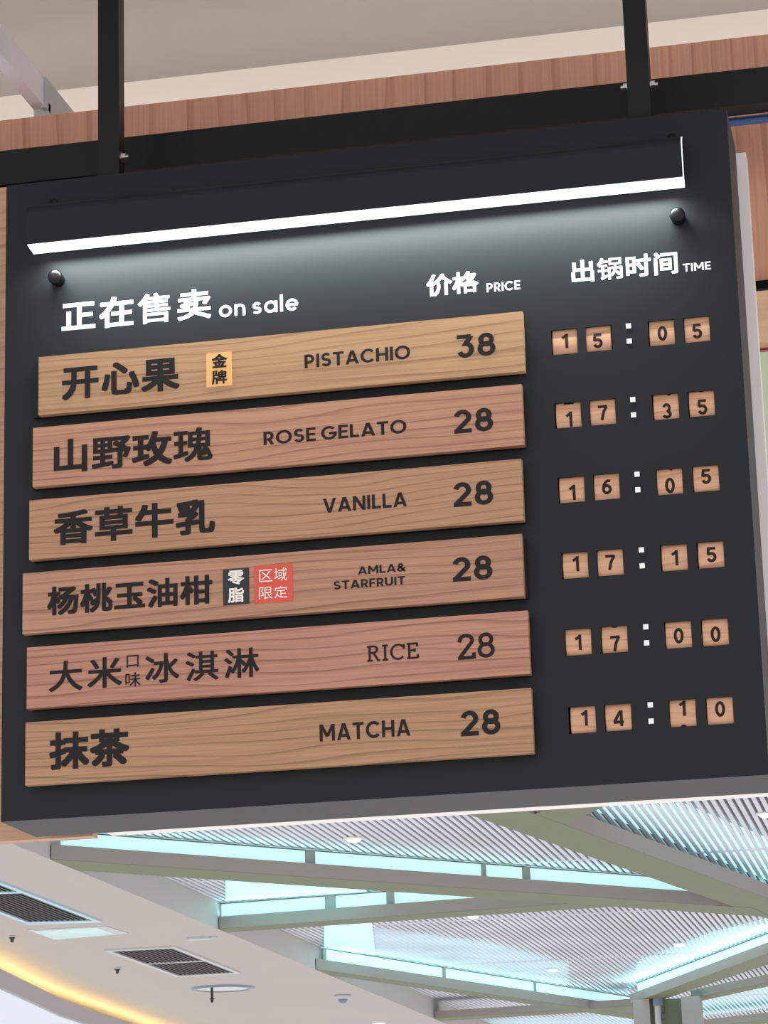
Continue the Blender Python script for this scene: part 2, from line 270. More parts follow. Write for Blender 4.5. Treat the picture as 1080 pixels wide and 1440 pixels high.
    '域': '309,108 329,33 689,137 682,203|436,492 574,492 574,314 436,314|375,556 375,250 638,250 638,556|38,136 67,58 350,201 328,271 230,224 230,551 326,551 326,626 230,626 230,870 157,870 157,626 45,626 45,551 157,551 157,189|905,556 805,284 774,654 997,654 997,727 940,727 987,772 858,880 813,840 938,727 772,727 771,881 695,881 697,727 343,727 343,654 700,654 709,481 724,324 746,186 682,107 610,37 529,-23 587,-75 767,96 826,-35 909,-83 979,-43 1009,102 953,143 942,26 918,-8 866,40 824,175 885,286 935,408 977,541',
    '限': '97,839 97,-82 167,-82 167,768 319,768 236,530 312,413 331,316 326,271 309,243 276,233 214,234 234,165 305,167 359,186 392,234 401,309 394,378 366,455 308,539 412,812 360,842 349,839|852,574 852,443 542,443 542,574|852,640 542,640 542,767 852,767|461,-84 731,0 728,71 542,26 542,374 643,374 712,182 816,29 960,-77 1014,-8 935,34 867,91 810,160 991,285 939,340 775,216 712,374 928,374 928,836 464,836 464,56 451,5 426,-19',
    '定': '235,397 200,221 136,76 38,-35 102,-87 166,-20 218,60 259,151 376,14 534,-51 733,-67 979,-67 1008,13 737,12 565,24 565,236 878,236 878,310 565,310 565,482 835,482 835,559 222,559 222,482 483,482 483,46 404,89 339,156 290,251 315,389|447,868 496,764 86,764 86,535 164,535 164,689 883,689 883,535 964,535 964,764 586,764 525,890',
    '大': '484,881 468,581 65,581 65,500 455,500 388,303 259,123 45,-17 105,-82 317,61 451,241 526,440 627,220 766,43 947,-82 1006,-8 825,110 686,284 591,500 989,500 989,581 553,581 569,881',
    '米': '854,831 701,566 768,535 939,796|122,791 181,707 232,619 266,542 343,577 306,654 253,740 193,821|482,881 482,478 61,478 61,399 420,399 311,254 178,126 37,30 96,-36 236,69 369,205 482,360 482,-84 565,-84 565,363 681,212 816,77 957,-26 1017,41 875,134 740,259 628,399 988,399 988,478 565,478 565,881',
    '口': '133,772 133,-58 215,-58 215,32 836,32 836,-54 920,-54 920,772|215,112 215,693 836,693 836,112',
    '味': '646,877 646,709 432,709 432,633 646,633 646,456 391,456 391,380 616,380 538,244 437,126 324,39 377,-23 478,59 569,166 646,292 646,-83 726,-83 726,291 793,170 870,63 953,-21 1012,44 915,132 827,249 756,380 999,380 999,456 726,456 726,633 956,633 956,709 726,709 726,877|77,786 77,92 149,92 149,174 353,174 353,786|149,710 280,710 280,251 149,251',
    '冰': '42,750 229,607 278,671 89,807|42,92 110,43 285,366 225,414|293,610 293,533 482,533 427,351 344,202 243,99 294,35 416,169 509,359 567,600 521,612 507,610|921,674 744,478 683,695 683,881 602,881 602,22 597,4 580,-1 449,0 480,-82 640,-65 673,-35 683,22 683,477 753,298 848,149 970,39 1025,106 923,182 839,285 771,410 988,631',
    '淇': '721,114 946,-87 1011,-38 780,159|86,811 269,696 314,761 129,868|37,529 228,412 271,476 79,587|69,-22 136,-74 300,267 243,316|518,161 452,91 369,23 277,-35 328,-87 423,-27 511,45 584,123|804,881 804,749 526,749 526,881 450,881 450,749 340,749 340,678 450,678 450,244 316,244 316,171 1009,171 1009,244 881,244 881,678 988,678 988,749 881,749 881,881|526,244 526,347 804,347 804,244|526,678 804,678 804,578 526,578|526,513 804,513 804,413 526,413',
    '淋': '93,817 230,667 285,714 146,859|42,533 185,394 238,444 92,576|61,-29 130,-66 235,270 172,307|422,883 422,652 274,652 274,577 413,577 363,404 298,250 221,133 275,77 330,165 380,276 422,403 422,-82 496,-82 496,445 595,309 637,381 496,530 496,577 610,577 610,652 496,652 496,883|759,883 759,652 631,652 631,577 749,577 696,404 626,251 543,137 596,80 658,168 713,280 759,409 759,-82 835,-82 835,411 871,286 914,176 962,92 1019,150 949,261 890,411 845,577 995,577 995,652 835,652 835,883',
    '抹': '658,878 658,710 409,710 409,634 658,634 658,454 423,454 423,378 614,378 537,253 440,143 334,60 391,-2 488,80 580,186 658,309 658,-86 736,-86 736,315 804,196 883,89 966,6 1024,66 933,149 848,257 779,378 979,378 979,454 736,454 736,634 1002,634 1002,710 736,710 736,878|192,882 192,670 46,670 46,596 192,596 192,370 29,326 53,249 192,291 192,8 172,-11 71,-11 96,-83 232,-68 261,-42 269,8 269,314 402,355 393,429 269,392 269,596 389,596 389,670 269,670 269,882',
    '茶': '290,207 235,130 164,62 86,5 150,-46 231,18 306,97 368,185|664,170 887,-43 952,3 890,70 810,144 726,212|486,462 486,328 185,328 185,253 486,253 486,3 468,-14 357,-14 382,-87 527,-75 560,-48 568,2 568,253 864,253 864,328 568,328 568,462|679,882 679,777 368,777 368,882 288,882 288,777 65,777 65,704 288,704 288,604 368,604 368,704 679,704 679,604 759,604 759,704 988,704 988,777 759,777 759,882|513,684 398,559 236,455 41,374 91,308 261,380 408,470 528,578 660,472 812,380 964,313 1018,381 856,444 699,531 570,630 587,654',
}

# ---------------------------------------------------------------- lettering
def arc(cx, cy, rx, ry, a0, a1, n=14):
    return [(cx + rx * math.cos(math.radians(a0 + (a1 - a0) * k / n)), cy + ry * math.sin(math.radians(a0 + (a1 - a0) * k / n))) for k in range(n + 1)]
def latin(ch, t):
    """(advance box width, strokes) of a geometric sans glyph, cap height 1, half stroke t.
    a stroke is ('l', points) with square butt ends, or ('h', p, q) cut level at both ends"""
    T = 1 - t
    if ch == ' ': return 0.10, []
    if ch == 'I': return 2 * t, [('l', [(t, 0), (t, 1)])]
    if ch == 'L': return .54, [('l', [(t, 1), (t, 0)]), ('l', [(0, t), (.54, t)])]
    if ch == 'T': return .66, [('l', [(0, T), (.66, T)]), ('l', [(.33, 1), (.33, 0)])]
    if ch == 'E': return .56, [('l', [(t, 1), (t, 0)]), ('l', [(t, t), (.56, t)]), ('l', [(t, .505), (.52, .505)]), ('l', [(t, T), (.56, T)])]
    if ch == 'F': return .54, [('l', [(t, 1), (t, 0)]), ('l', [(t, .47), (.50, .47)]), ('l', [(t, T), (.54, T)])]
    if ch == 'H': return .74, [('l', [(t, 1), (t, 0)]), ('l', [(.74 - t, 1), (.74 - t, 0)]), ('l', [(t, .5), (.74 - t, .5)])]
    if ch == 'A': return .82, [('h', (t * 1.05, 0), (.41 - t * .12, 1)), ('h', (.82 - t * 1.05, 0), (.41 + t * .12, 1)), ('l', [(.2, .26), (.62, .26)])]
    if ch == 'V': return .80, [('h', (t * 1.05, 1), (.40 - t * .12, 0)), ('h', (.80 - t * 1.05, 1), (.40 + t * .12, 0))]
    if ch == 'N': return .76, [('l', [(t, 1), (t, 0)]), ('l', [(.76 - t, 1), (.76 - t, 0)]), ('h', (t * 1.1, 1), (.76 - t * 1.1, 0))]
    if ch == 'M': return .92, [('l', [(t, 1), (t, 0)]), ('l', [(.92 - t, 1), (.92 - t, 0)]), ('h', (t * 1.1, 1), (.46, .26)), ('h', (.92 - t * 1.1, 1), (.46, .26))]
    if ch in 'PR':
        r = (1 - .40 - t) / 2; mid = .40
        s = [('l', [(t, 1), (t, 0)]), ('l', [(t, T), (.60 - t - r * .95, T)] + arc(.60 - t - r * .95, T - r, r * .95, r, 90, -90) + [(t, T - 2 * r)])]
        if ch == 'R': s.append(('h', (.33, .42), (.62 - t * 1.1, 0)))
        return .62, s
    if ch == 'O': return .94, [('l', arc(.47, .5, .47 - t, .5 - t + .01, 0, 360, 40))]
    if ch == 'C': return .84, [('l', arc(.47, .5, .47 - t, .5 - t + .01, 42, 318, 30))]
    if ch == 'G': return .90, [('l', arc(.47, .5, .47 - t, .5 - t + .01, 44, 356, 32)), ('l', [(.47, .47), (.90, .47)])]
    if ch == 'S':
        r = (1 - 2 * t) / 4
        return .62, [('l', arc(.31, T - r, .29 - t, r, 28, 270, 18) + arc(.31, t + r, .31 - t, r, 90, -155, 18)[1:])]
    if ch == 'U': return .72, [('l', [(t, 1), (t, .36)] + arc(.36, .36, .36 - t, .36 - t, 180, 360, 18) + [(.72 - t, 1)])]
    if ch == '&': return .74, [('l', [(.72, .0), (.24, .60)] + arc(.32, .76, .16, .16, 200, -20, 12) + [(.40, .62), (.16, .45)] + arc(.30, .27, .30 - t, .27 - t * .9, 130, 330, 14) + [(.70, .48)])]
    # lower case, x-height .72
    x = .72
    if ch == 'o': return .74, [('l', arc(.37, x / 2, .37 - t, x / 2 - t + .01, 0, 360, 32))]
    if ch == 'n': return .62, [('l', [(t, x), (t, 0)]), ('l', [(t, x - .31)] + arc(.31, x - .31, .31 - t, .31 - t, 180, 0, 14) + [(.62 - t, 0)])]
    if ch == 's':
        r = (x - 2 * t) / 4
        return .52, [('l', arc(.26, x - t - r, .25 - t, r, 25, 270, 16) + arc(.26, t + r, .26 - t, r, 90, -155, 16)[1:])]
    if ch == 'a': return .76, [('l', arc(.37, x / 2, .37 - t, x / 2 - t + .01, 0, 360, 32)), ('l', [(.76 - t, x), (.76 - t, 0)])]
    if ch == 'l': return 2 * t, [('l', [(t, 1.04), (t, 0)])]
    if ch == 'e': return .72, [('l', arc(.36, x / 2, .36 - t, x / 2 - t + .01, 320, 5, 30)), ('l', [(.36 - .3, x / 2), (.72 - t * .3, x / 2)])]
    # figures
    if ch == '0': return .62, [('l', arc(.31, .5, .31 - t, .5 - t, 0, 360, 30))]
    if ch == '1': return .40, [('l', [(.40 - t, 0), (.40 - t, 1)]), ('l', [(.40 - t, T - .02), (.02, .70)])]
    if ch == '2': return .62, [('l', arc(.31, T - .235, .31 - t, .235, 168, -28, 14) + [(.06, t * .8)]), ('l', [(0, t), (.62, t)])]
    if ch == '3': return .64, [('l', [(.03, T), (.54, T)]), ('h', (.53, 1 - t), (.30, .52)), ('l', [(.28, .605), (.33, .605)] + arc(.33, .605 - (.605 - t) / 2, .31 - t, (.605 - t) / 2, 90, -160, 16))]
    if ch == '4': return .64, [('l', [(.50, 0), (.50, 1)]), ('l', [(.46, .98), (.05, .26)]), ('l', [(0, .26), (.64, .26)])]
    if ch == '5': return .62, [('l', [(.56, T), (.13, T), (.09, .50)]), ('l', [(.09, .53)] + arc(.30, .33, .32 - t, .33 - t, 118, -160, 18))]
    if ch == '6': return .62, [('l', arc(.31, .33, .31 - t, .33 - t, 0, 360, 24)), ('l', arc(.46, .34, .46 - t, .66 - t, 180, 98, 12) + [(.55, .87)])]
    if ch == '7': return .60, [('l', [(0, T), (.60, T)]), ('l', [(.56, T), (.36, .5), (.24, 0)])]
    if ch == '8': return .64, [('l', arc(.32, T - .205, .28 - t, .205, 0, 360, 26)), ('l', arc(.32, t + .235, .32 - t, .235, 0, 360, 26))]
    if ch == '9':
        return .62, [('l', [(.62 - p[0], 1 - p[1]) for p in s[1]]) for s in latin('6', t)[1]]
    raise KeyError(ch)
def round3(t):
    r1 = .24; return .62, [('l', arc(.30, 1 - t - r1 + .01, .27 - t, r1 - .01, 165, -90, 16)), ('l', arc(.30, .275, .31 - t, .275 - t, 90, -165, 16))]
def serif(ch, t):
    """slab serif glyphs for the rice plank"""
    s = t * .62
    if ch == 'R': return .74, [('l', [(.16, 1), (.16, 0)]), ('l', [(.02, 1 - s), (.40, 1 - s)] + arc(.40, .76, .17, .24 - s, 90, -90) + [(.16, .52 )]), ('h', (.38, .52), (.64, .0)), ('l', [(.02, s), (.32, s)]), ('l', [(.56, s), (.74, s)])]
    if ch == 'I': return .36, [('l', [(.18, 1), (.18, 0)]), ('l', [(0.02, s), (.34, s)]), ('l', [(0.02, 1 - s), (.34, 1 - s)])]
    if ch == 'C': return .80, [('l', arc(.44, .5, .44 - t, .5 - s, 42, 318, 28)), ('l', [(.76, .98), (.76, .68)])]
    if ch == 'E': return .66, [('l', [(.16, 1), (.16, 0)]), ('l', [(.02, s), (.63, s)]), ('l', [(.02, 1 - s), (.61, 1 - s)]), ('l', [(.16, .52), (.46, .52)]), ('l', [(.62, .0), (.62, .26)]), ('l', [(.60, 1), (.60, .76)]), ('l', [(.46, .42), (.46, .62)])]
    if ch == '2': return .64, [('l', arc(.31, .74, .24, .26 - t, 165, -25, 14) + [(.05, .05)]), ('l', [(0, s * 1.3), (.60, s * 1.3)]), ('l', [(.60, 0), (.60, .24)]), ('l', [(.05, .68), (.13, .84)])]
    return latin(ch, t)

def stroke(bm, pts, hw, close, fx, z):
    n = len(pts); L = []; R_ = []
    for i, p in enumerate(pts):
        a = pts[i - 1] if (i or close) else p; b = pts[(i + 1) % n] if (i < n - 1 or close) else p
        if close and i == n - 1: b = pts[1]
        if close and i == 0: a = pts[n - 2]
        d1 = Vector((p[0] - a[0], p[1] - a[1])); d2 = Vector((b[0] - p[0], b[1] - p[1]))
        if d1.length < 1e-9: d1 = d2
        if d2.length < 1e-9: d2 = d1
        d1.normalize(); d2.normalize(); m = (d1 + d2)
        if m.length < 1e-6: m = d1
        m.normalize(); nrm = Vector((-m.y, m.x)); k = hw / max(.5, nrm.dot(Vector((-d1.y, d1.x))))
        L.append((p[0] + nrm.x * k, p[1] + nrm.y * k)); R_.append((p[0] - nrm.x * k, p[1] - nrm.y * k))
    lv = [bm.verts.new(fx(*q, z)) for q in L]; rv = [bm.verts.new(fx(*q, z)) for q in R_]
    for i in range(n - 1): bm.faces.new((lv[i], rv[i], rv[i + 1], lv[i + 1]))
def split_pts(pts, step=.09):
    o = [pts[0]]
    for a, b in zip(pts, pts[1:]):
        k = max(1, int(math.dist(a, b) / step))
        for j in range(1, k + 1): o.append((a[0] + (b[0] - a[0]) * j / k, a[1] + (b[1] - a[1]) * j / k))
    return o
def put_strokes(bm, strokes, t, fx, z0=0.0, fine=False):
    for i, s in enumerate(strokes):
        z = z0 + i * 0.00003
        if s[0] == 'l':
            pts = split_pts(s[1]) if fine else s[1]
            close = math.dist(pts[0], pts[-1]) < 1e-6 and len(pts) > 3
            stroke(bm, pts, t, close, fx, z)
        else:
            (ax, ay), (bx, by) = s[1], s[2]
            ln = math.hypot(bx - ax, by - ay); k = t * ln / max(.2, abs(by - ay))
            v = [bm.verts.new(fx(*q, z)) for q in ((ax - k, ay), (ax + k, ay), (bx + k, by), (bx - k, by))]
            bm.faces.new(v)
def latin_text(text, LB, RT, Y, t=.09, track=.10, m='ink', parent=None, font=latin, h=1.0, name='lettering'):
    """one line of lettering whose corner points (left bottom, right top) are given on the board"""
    a = at_y(*LB, Y); b = at_y(*RT, Y)
    x = 0; items = []
    for ch in text:
        wd, st = font(ch, t); items.append((x, st)); x += wd + track
    W = x - track
    sx = (b.x - a.x) / W; sz = (b.z - a.z) / h
    bm = B()
    for i, (ox, st) in enumerate(items):
        put_strokes(bm, st, t, lambda u, v, z, ox=ox: (a.x + (ox + u) * sx, Y - .0006 - z, a.z + v * sz))
    return obj(name, bm, m, parent)
def hull(P_):
    P_ = sorted(set(P_)); out = []
    for seq in (P_, P_[::-1]):
        h_ = []
        for p in seq:
            while len(h_) > 1 and (h_[-1][0] - h_[-2][0]) * (p[1] - h_[-2][1]) - (h_[-1][1] - h_[-2][1]) * (p[0] - h_[-2][0]) <= 1e-12: h_.pop()
            h_.append(p)
        out += h_[:-1]
    return out
def han_mesh(ch):
    if ch in HAN: return HAN[ch]
    cu = bpy.data.curves.new('outline', 'CURVE'); cu.dimensions = '2D'; cu.fill_mode = 'FRONT'
    for c in GLYPH[ch].split('|'):
        pts = [tuple(map(float, p.split(','))) for p in c.split()]
        sp = cu.splines.new('POLY'); sp.points.add(len(pts) - 1); sp.use_cyclic_u = True
        for q, p in zip(sp.points, pts): q.co = (p[0] / 1050, p[1] / 1050, 0, 1)
    o = bpy.data.objects.new('outline', cu)
    me = o.to_mesh()
    V = [tuple(v.co)[:2] for v in me.vertices]; Fc = [tuple(p.vertices) for p in me.polygons]
    o.to_mesh_clear(); bpy.data.objects.remove(o); bpy.data.curves.remove(cu)
    HAN[ch] = (V, Fc); return HAN[ch]
HAN = {}
def han_text(text, LB, RT, Y, d=.04, m='ink', parent=None, gap=1.0, per={}, name='lettering', bm=None, done=True):
    """Chinese characters fattened by d em, fitted between two corner points on the board"""
    a = at_y(*LB, Y); b = at_y(*RT, Y)
    lay = []; x = 0; lo = [9, 9]; hi = [-9, -9]
    for ch in text:
        V, Fc = han_mesh(ch); dd = per.get(ch, d)
        lay.append((x, V, Fc, dd, ch)); x += gap
        for p in V:
            lo[0] = min(lo[0], p[0] + lay[-1][0] - dd); hi[0] = max(hi[0], p[0] + lay[-1][0] + dd)
            lo[1] = min(lo[1], p[1] - dd); hi[1] = max(hi[1], p[1] + dd)
    sx = (b.x - a.x) / (hi[0] - lo[0]); sz = (b.z - a.z) / (hi[1] - lo[1])
    bm = bm or B()
    for ox, V, Fc, dd, ch in lay:
        put = lambda p, dy: bm.verts.new((a.x + (p[0] + ox - lo[0]) * sx, Y - .0006 - dy, a.z + (p[1] - lo[1]) * sz))
        vs = [put(p, 0) for p in V]
        for f in Fc:
            try: bm.faces.new([vs[i] for i in f])
            except ValueError: pass
        if dd:      # fatten: every outline edge swept with a small square
            k = 0
            for c in GLYPH[ch].split('|'):
                pts = [tuple(float(v) / 1050 for v in p.split(',')) for p in c.split()]
                for i, p in enumerate(pts):
                    q = pts[(i + 1) % len(pts)]; k += 1
                    bm.faces.new([put(r_, .00003 + .000002 * k) for r_ in hull([(u[0] + ex, u[1] + ez) for u in (p, q) for ex in (-dd, dd) for ez in (-dd, dd)])])
    return obj(name, bm, m, parent) if done else bm

# ================================================================ kiosk shell
bm = B(); box(bm, -3.4, 3.2, 0.36, 0.652, 2.943, 3.329)
o = struct(obj('wall_header', bm, 'fascia'))
bm = B(); box(bm, -3.4, 3.2, 0.3598, 0.64, 2.9400, 2.9429)
o = struct(obj('trim_1', bm, 'fascia_tan'))
bm = B(); box(bm, -3.4, 3.2, 0.350, 0.3595, 2.9335, 2.9460); o = struct(obj('trim_2', bm, 'dark'))
bm = B(); box(bm, -3.4, 3.2, 0.643, 0.652, 2.937, 2.9428); o = struct(obj('trim_3', bm, 'red_edge'))
bm = B(); box(bm, -3.4, 3.2, 1.05, 1.12, 3.11, 3.69)
struct(obj('wall_back', bm, 'cream_wall'))
bm = B(); box(bm, -3.4, 3.2, 0.652, 1.05, 3.11, 3.14); struct(obj('trim_4', bm, 'cream_wall'))
bm = B(); box(bm, -3.4, 3.2, -1.3, 1.12, 3.69, 3.75); struct(obj('ceiling', bm, 'plaster'))
bm = B(); box(bm, -3.2, 3.0, 0.72, 0.74, 3.285, 3.30)
tag(obj('led_strip', bm, 'cove_led'), 'white light strip tucked behind the top of the wood fascia', 'light strip')
# pale green bulkhead beyond the kiosk
bm = B(); box(bm, -0.35, 3.5, 6.0, 6.2, 3.5, 4.85); struct(obj('wall_right', bm, 'green_wall'))

# ================================================================ mall ceiling
ZC = 6.0; ZS = 6.37
bm = B(); box(bm, -40, -9.0, 4, 75, ZC, ZS + .08); struct(obj('ceiling.001', bm, 'soffit'))
bm = B(); box(bm, -9.0, 12, 4, 75, ZS + .10, ZS + .16); struct(obj('ceiling.002', bm, 'plenum'))
bm = B()
x = -8.99
while x < 9.5:
    box(bm, x, x + .050, 5, 70, ZS, ZS + .022); x += .088
for yy in (14.5, 18.1, 21.9, 26.0, 30.5, 36.0, 42.0, 50.0):
    box(bm, -8.99, 9.5, yy, yy + .05, ZS - .004, ZS + .02)
struct(obj('ceiling.003', bm, 'slat'))
# lower curved ceiling ring with a warm cove
ring_px = [(-330, 1262), (-230, 1283), (-120, 1316), (-60, 1338), (0, 1362), (45, 1384), (87, 1405), (137, 1423), (187, 1440), (260, 1466), (350, 1492)]
ring = [at_z(px, py, 5.74) for px, py in ring_px]
poly = [(p.x, p.y) for p in ring] + [(-40, ring[-1].y), (-40, ring[0].y)]
bm = B(); prism(bm, poly, 5.49, 5.74); struct(obj('trim_5', bm, 'fascia_ring'))
bm = B(); prism(bm, [(p.x - .05, p.y) for p in ring] + [(-40, ring[-1].y), (-40, ring[0].y)], 5.475, 5.489); struct(obj('ceiling.004', bm, 'pale'))
bm = B(); tube(bm, [(p.x - .34, p.y, 5.78) for p in ring], .020, 8)
tag(obj('cove_light', bm, 'warm_led'), 'warm yellow cove light strip curving along the lower ceiling edge', 'light strip')

# lattice beams
def clip(P, Q, X=-8.985):
    if P.x < X:
        s = (X - P.x) / (Q.x - P.x); return P + (Q - P) * s
    return P
def lattice(n1, n2, f1, f2, label, dz=0.0, trough=True, hgt=.165, posts=(), boost_w=1.5):
    N1, N2, F1, F2 = [at_z(*q, ZC) for q in (n1, n2, f1, f2)]
    N1 = clip(N1, N2); F1 = clip(F1, F2)
    c = (N1 + N2 + F1 + F2) / 4
    r = thing('ceiling_beam', label, 'ceiling beam', (c.x, c.y, ZC), 'white lattice beams under the slatted mall ceiling')
    poly = [(p.x, p.y) for p in (N1, N2, F2, F1)]
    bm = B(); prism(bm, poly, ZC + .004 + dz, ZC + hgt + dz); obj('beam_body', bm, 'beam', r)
    bm = B(); prism(bm, poly, ZC + dz, ZC + .0035 + dz); obj('underside_shade', bm, 'under', r)['label'] = 'underside with olive grey shade painted in'  # olive tone paints in the shaded, green-reflecting underside
    if trough or boost_w > 5:
        a = N1 * .62 + F1 * .38; b = N2 * .62 + F2 * .38
        if trough:
            bm = B(); bar(bm, (a.x, a.y, (ZC + hgt + ZS) / 2 + dz), (b.x, b.y, (ZC + hgt + ZS) / 2 + dz), .05, ZS - ZC - hgt - .006)
            obj('light_trough', bm, 'trough', r)['label'] = 'pale cyan backlit strip'
            bm = B(); bar(bm, (a.x, a.y, ZS - .018 + dz), (b.x, b.y, ZS - .018 + dz), .09, .012); obj('cap_rail', bm, 'cap', r)
        if boost_w:
            mid = (a + b) / 2; ln = (b - a).length; ang = math.atan2(b.y - a.y, b.x - a.x)
            for sg in (1, -1):
                l_ = bpy.data.lights.new('trough_boost', 'AREA'); l_.shape = 'RECTANGLE'; l_.size = ln; l_.size_y = .06  # added cyan area lights boosting the trough glow on the slats
                l_.energy = boost_w * ln; l_.spread = math.radians(110); l_.color = (.38, .95, 1.0)
                q_ = bpy.data.objects.new('trough_boost', l_); COL.objects.link(q_); q_.parent = r
                sd = Vector((-math.sin(ang), math.cos(ang), 0)) * sg
                q_.location = Vector((mid.x, mid.y, ZC + hgt + dz + .03)) + sd * .10 - r.location
                q_.rotation_euler = (Vector((sd.x, sd.y, .95))).to_track_quat('-Z', 'Y').to_euler()
                z_ax = -(Vector((sd.x, sd.y, .95))).normalized(); x_ax = Vector((math.cos(ang), math.sin(ang), 0)); y_ax = z_ax.cross(x_ax)
                q_.rotation_euler = Matrix((x_ax, y_ax, z_ax)).transposed().to_euler()
        for px, wd in posts:
            s = (px - n1[0]) / (n2[0] - n1[0])
            q = N1.lerp(N2, 0)  # world point on the near edge under this column of the picture
            py = n1[1] + (n2[1] - n1[1]) * s
            q = at_z(px, py, ZC); t = (N2 - N1).normalized(); side = (F1 - N1); side = (side - t * side.dot(t)).normalized()
            q = q + side * ((F1 - N1) - t * (F1 - N1).dot(t)).length * .30
            bm = B(); bar(bm, q - t * wd / 2 + Vector((0, 0, .265 + dz)), q + t * wd / 2 + Vector((0, 0, .265 + dz)), .04, .17); obj('post', bm, 'column', r)
    return r
lattice((20, 1204.7), (1060, 1277.4), (20, 1218.2), (1085, 1290), 'longest pale beam running right from just below the board corner', 0.0, posts=((450, .12), (695, .05), (755, .10)))
lattice((200, 1314.5), (860, 1266.5), (230, 1317.5), (880, 1274), 'pale beam slanting up right to meet the longest beam', .002, posts=((460, .14), (545, .10)))
lattice((560, 1076), (1180, 1300), (560, 1111.5), (1180, 1327), 'widest beam, crossing behind the lower right corner of the board', .004, trough=False, hgt=.19, boost_w=2.5)
lattice((775, 1169), (980, 1076), (735, 1154), (900, 1079), 'short beam branching upward from the widest beam behind the board', .006, trough=False, hgt=.19)
lattice((360, 1351), (915, 1431), (370, 1358), (915, 1437), 'pale beam running right to the column below the second row of lights', .002, posts=((463, .10), (632, .06), (760, .03)))
lattice((585, 1434), (905, 1414), (590, 1438), (910, 1419), 'lowest thin beam meeting the column from the left', .004, trough=False, hgt=.13)
lattice((886, 1411.5), (1110, 1330), (922, 1409), (1110, 1346), 'upper beam rising right from the column', .0, posts=(), boost_w=3.5)
lattice((972, 1404), (1110, 1376), (985, 1408), (1110, 1381), 'middle beam right of the column, under the rising one', .002, trough=False, hgt=.14)
lattice((965, 1447), (1110, 1431), (970, 1452), (1110, 1436), 'lowest beam right of the column at the picture edge', .004, trough=False, hgt=.14)

# column with its bracketed fixture
q0 = at_z(907, 1404, ZC)
r = thing('column', 'pale split column under the lattice beams at lower right', 'column', (q0.x, q0.y, 4.0))
dq = at_z(907, 1404, ZC).y
pa = at_y(889, 1410, dq); pb = at_y(912, 1410, dq); pc = at_y(958, 1410, dq); pd = at_y(984, 1410, dq)
bm = B(); box(bm, pa.x, pb.x, dq + .12, dq + .5, 4.0, ZC - .001); obj('shaft', bm, 'column', r)
bm = B(); box(bm, pc.x, pd.x, dq - .02, dq + .5, 4.0, ZC); obj('shaft', bm, 'column', r)
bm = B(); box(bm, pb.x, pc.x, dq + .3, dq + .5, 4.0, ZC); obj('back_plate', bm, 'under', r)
c0 = at_y(925, 1408, dq)
r = thing('pipe_fixture', 'blue grey pipe with collar and coiled cable beside the column', 'fixture', (c0.x, dq + .08, 4.6))
pr_ = .10
top = at_y(925, 1401, dq).z; cz = at_y(925, 1414, dq).z
bm = B(); lathe(bm, [(0, cz), (pr_, cz), (pr_, top), (0, top)], 28, Matrix.Translation((c0.x, dq + .1, 0))); obj('collar', bm, 'fixture', r, bevel=.006)
bm = B(); lathe(bm, [(0, 4.6), (.055, 4.6), (.055, cz), (0, cz)], 24, Matrix.Translation((c0.x - .02, dq + .1, 0))); obj('pipe', bm, 'grille_frame', r, smooth=False)
pts = []
for k in range(60):
    a = k / 59 * 4.6 * math.pi
    pts.append((c0.x + .085 + .03 * math.sin(a * .5) , dq + .0 + .03 * math.cos(a), cz - .03 - .24 * k / 59 + .035 * math.sin(a)))
bm = B(); tube(bm, pts, .007, 8); obj('cable', bm, 'cable', r, smooth=True)

# recessed downlights in the slats
for (px, py, rad, lab) in ((497, 1182, .088, 'round downlight in the slats just under the middle of the board'),
                           (665.5, 1290, .085, 'round downlight in the slats below where two beams converge'),
                           (777.5, 1365, .085, 'round downlight in the slats above the beam that meets the column'),
                           (1078, 1147, .095, 'round downlight at the right picture edge under the board corner'),
                           (955, 1329, .085, 'round downlight among bright cyan slats above the column')):
    p = at_z(px, py, ZS - .03)
    r = thing('downlight', lab, 'ceiling light', (p.x, p.y, ZS), 'round downlights in the slatted ceiling')
    T = Matrix.Translation((p.x, p.y, 0))
    bm = B(); lathe(bm, [(rad + .03, ZS - .001), (rad + .028, ZS - .014), (rad, ZS - .02), (rad, ZS + .02)], 32, T); obj('trim_ring', bm, 'trim', r, smooth=True)
    bm = B(); lathe(bm, [(0, ZS - .05), (rad * .7, ZS - .045), (rad, ZS - .018), (rad, ZS), (0, ZS)], 32, T); obj('lens', bm, 'downlight', r, smooth=True)

for q4, lab in ((((317, 1238), (317, 1267), (515, 1254), (515, 1238)), 'bright cyan backlit panel between the two upper beams on the left'),
                (((456, 1298), (456, 1337), (528, 1343), (522, 1292)), 'bright cyan backlit panel under the converging beams, near the middle')):
    q = [at_z(*p, ZS - .012) for p in q4]
    bm = B(); prism(bm, [(p.x, p.y) for p in q], ZS - .012, ZS - .0065)
    tag(obj('glow_panel', bm, 'cyan_panel'), lab, 'light panel', 'cyan light panels in the slatted ceiling')

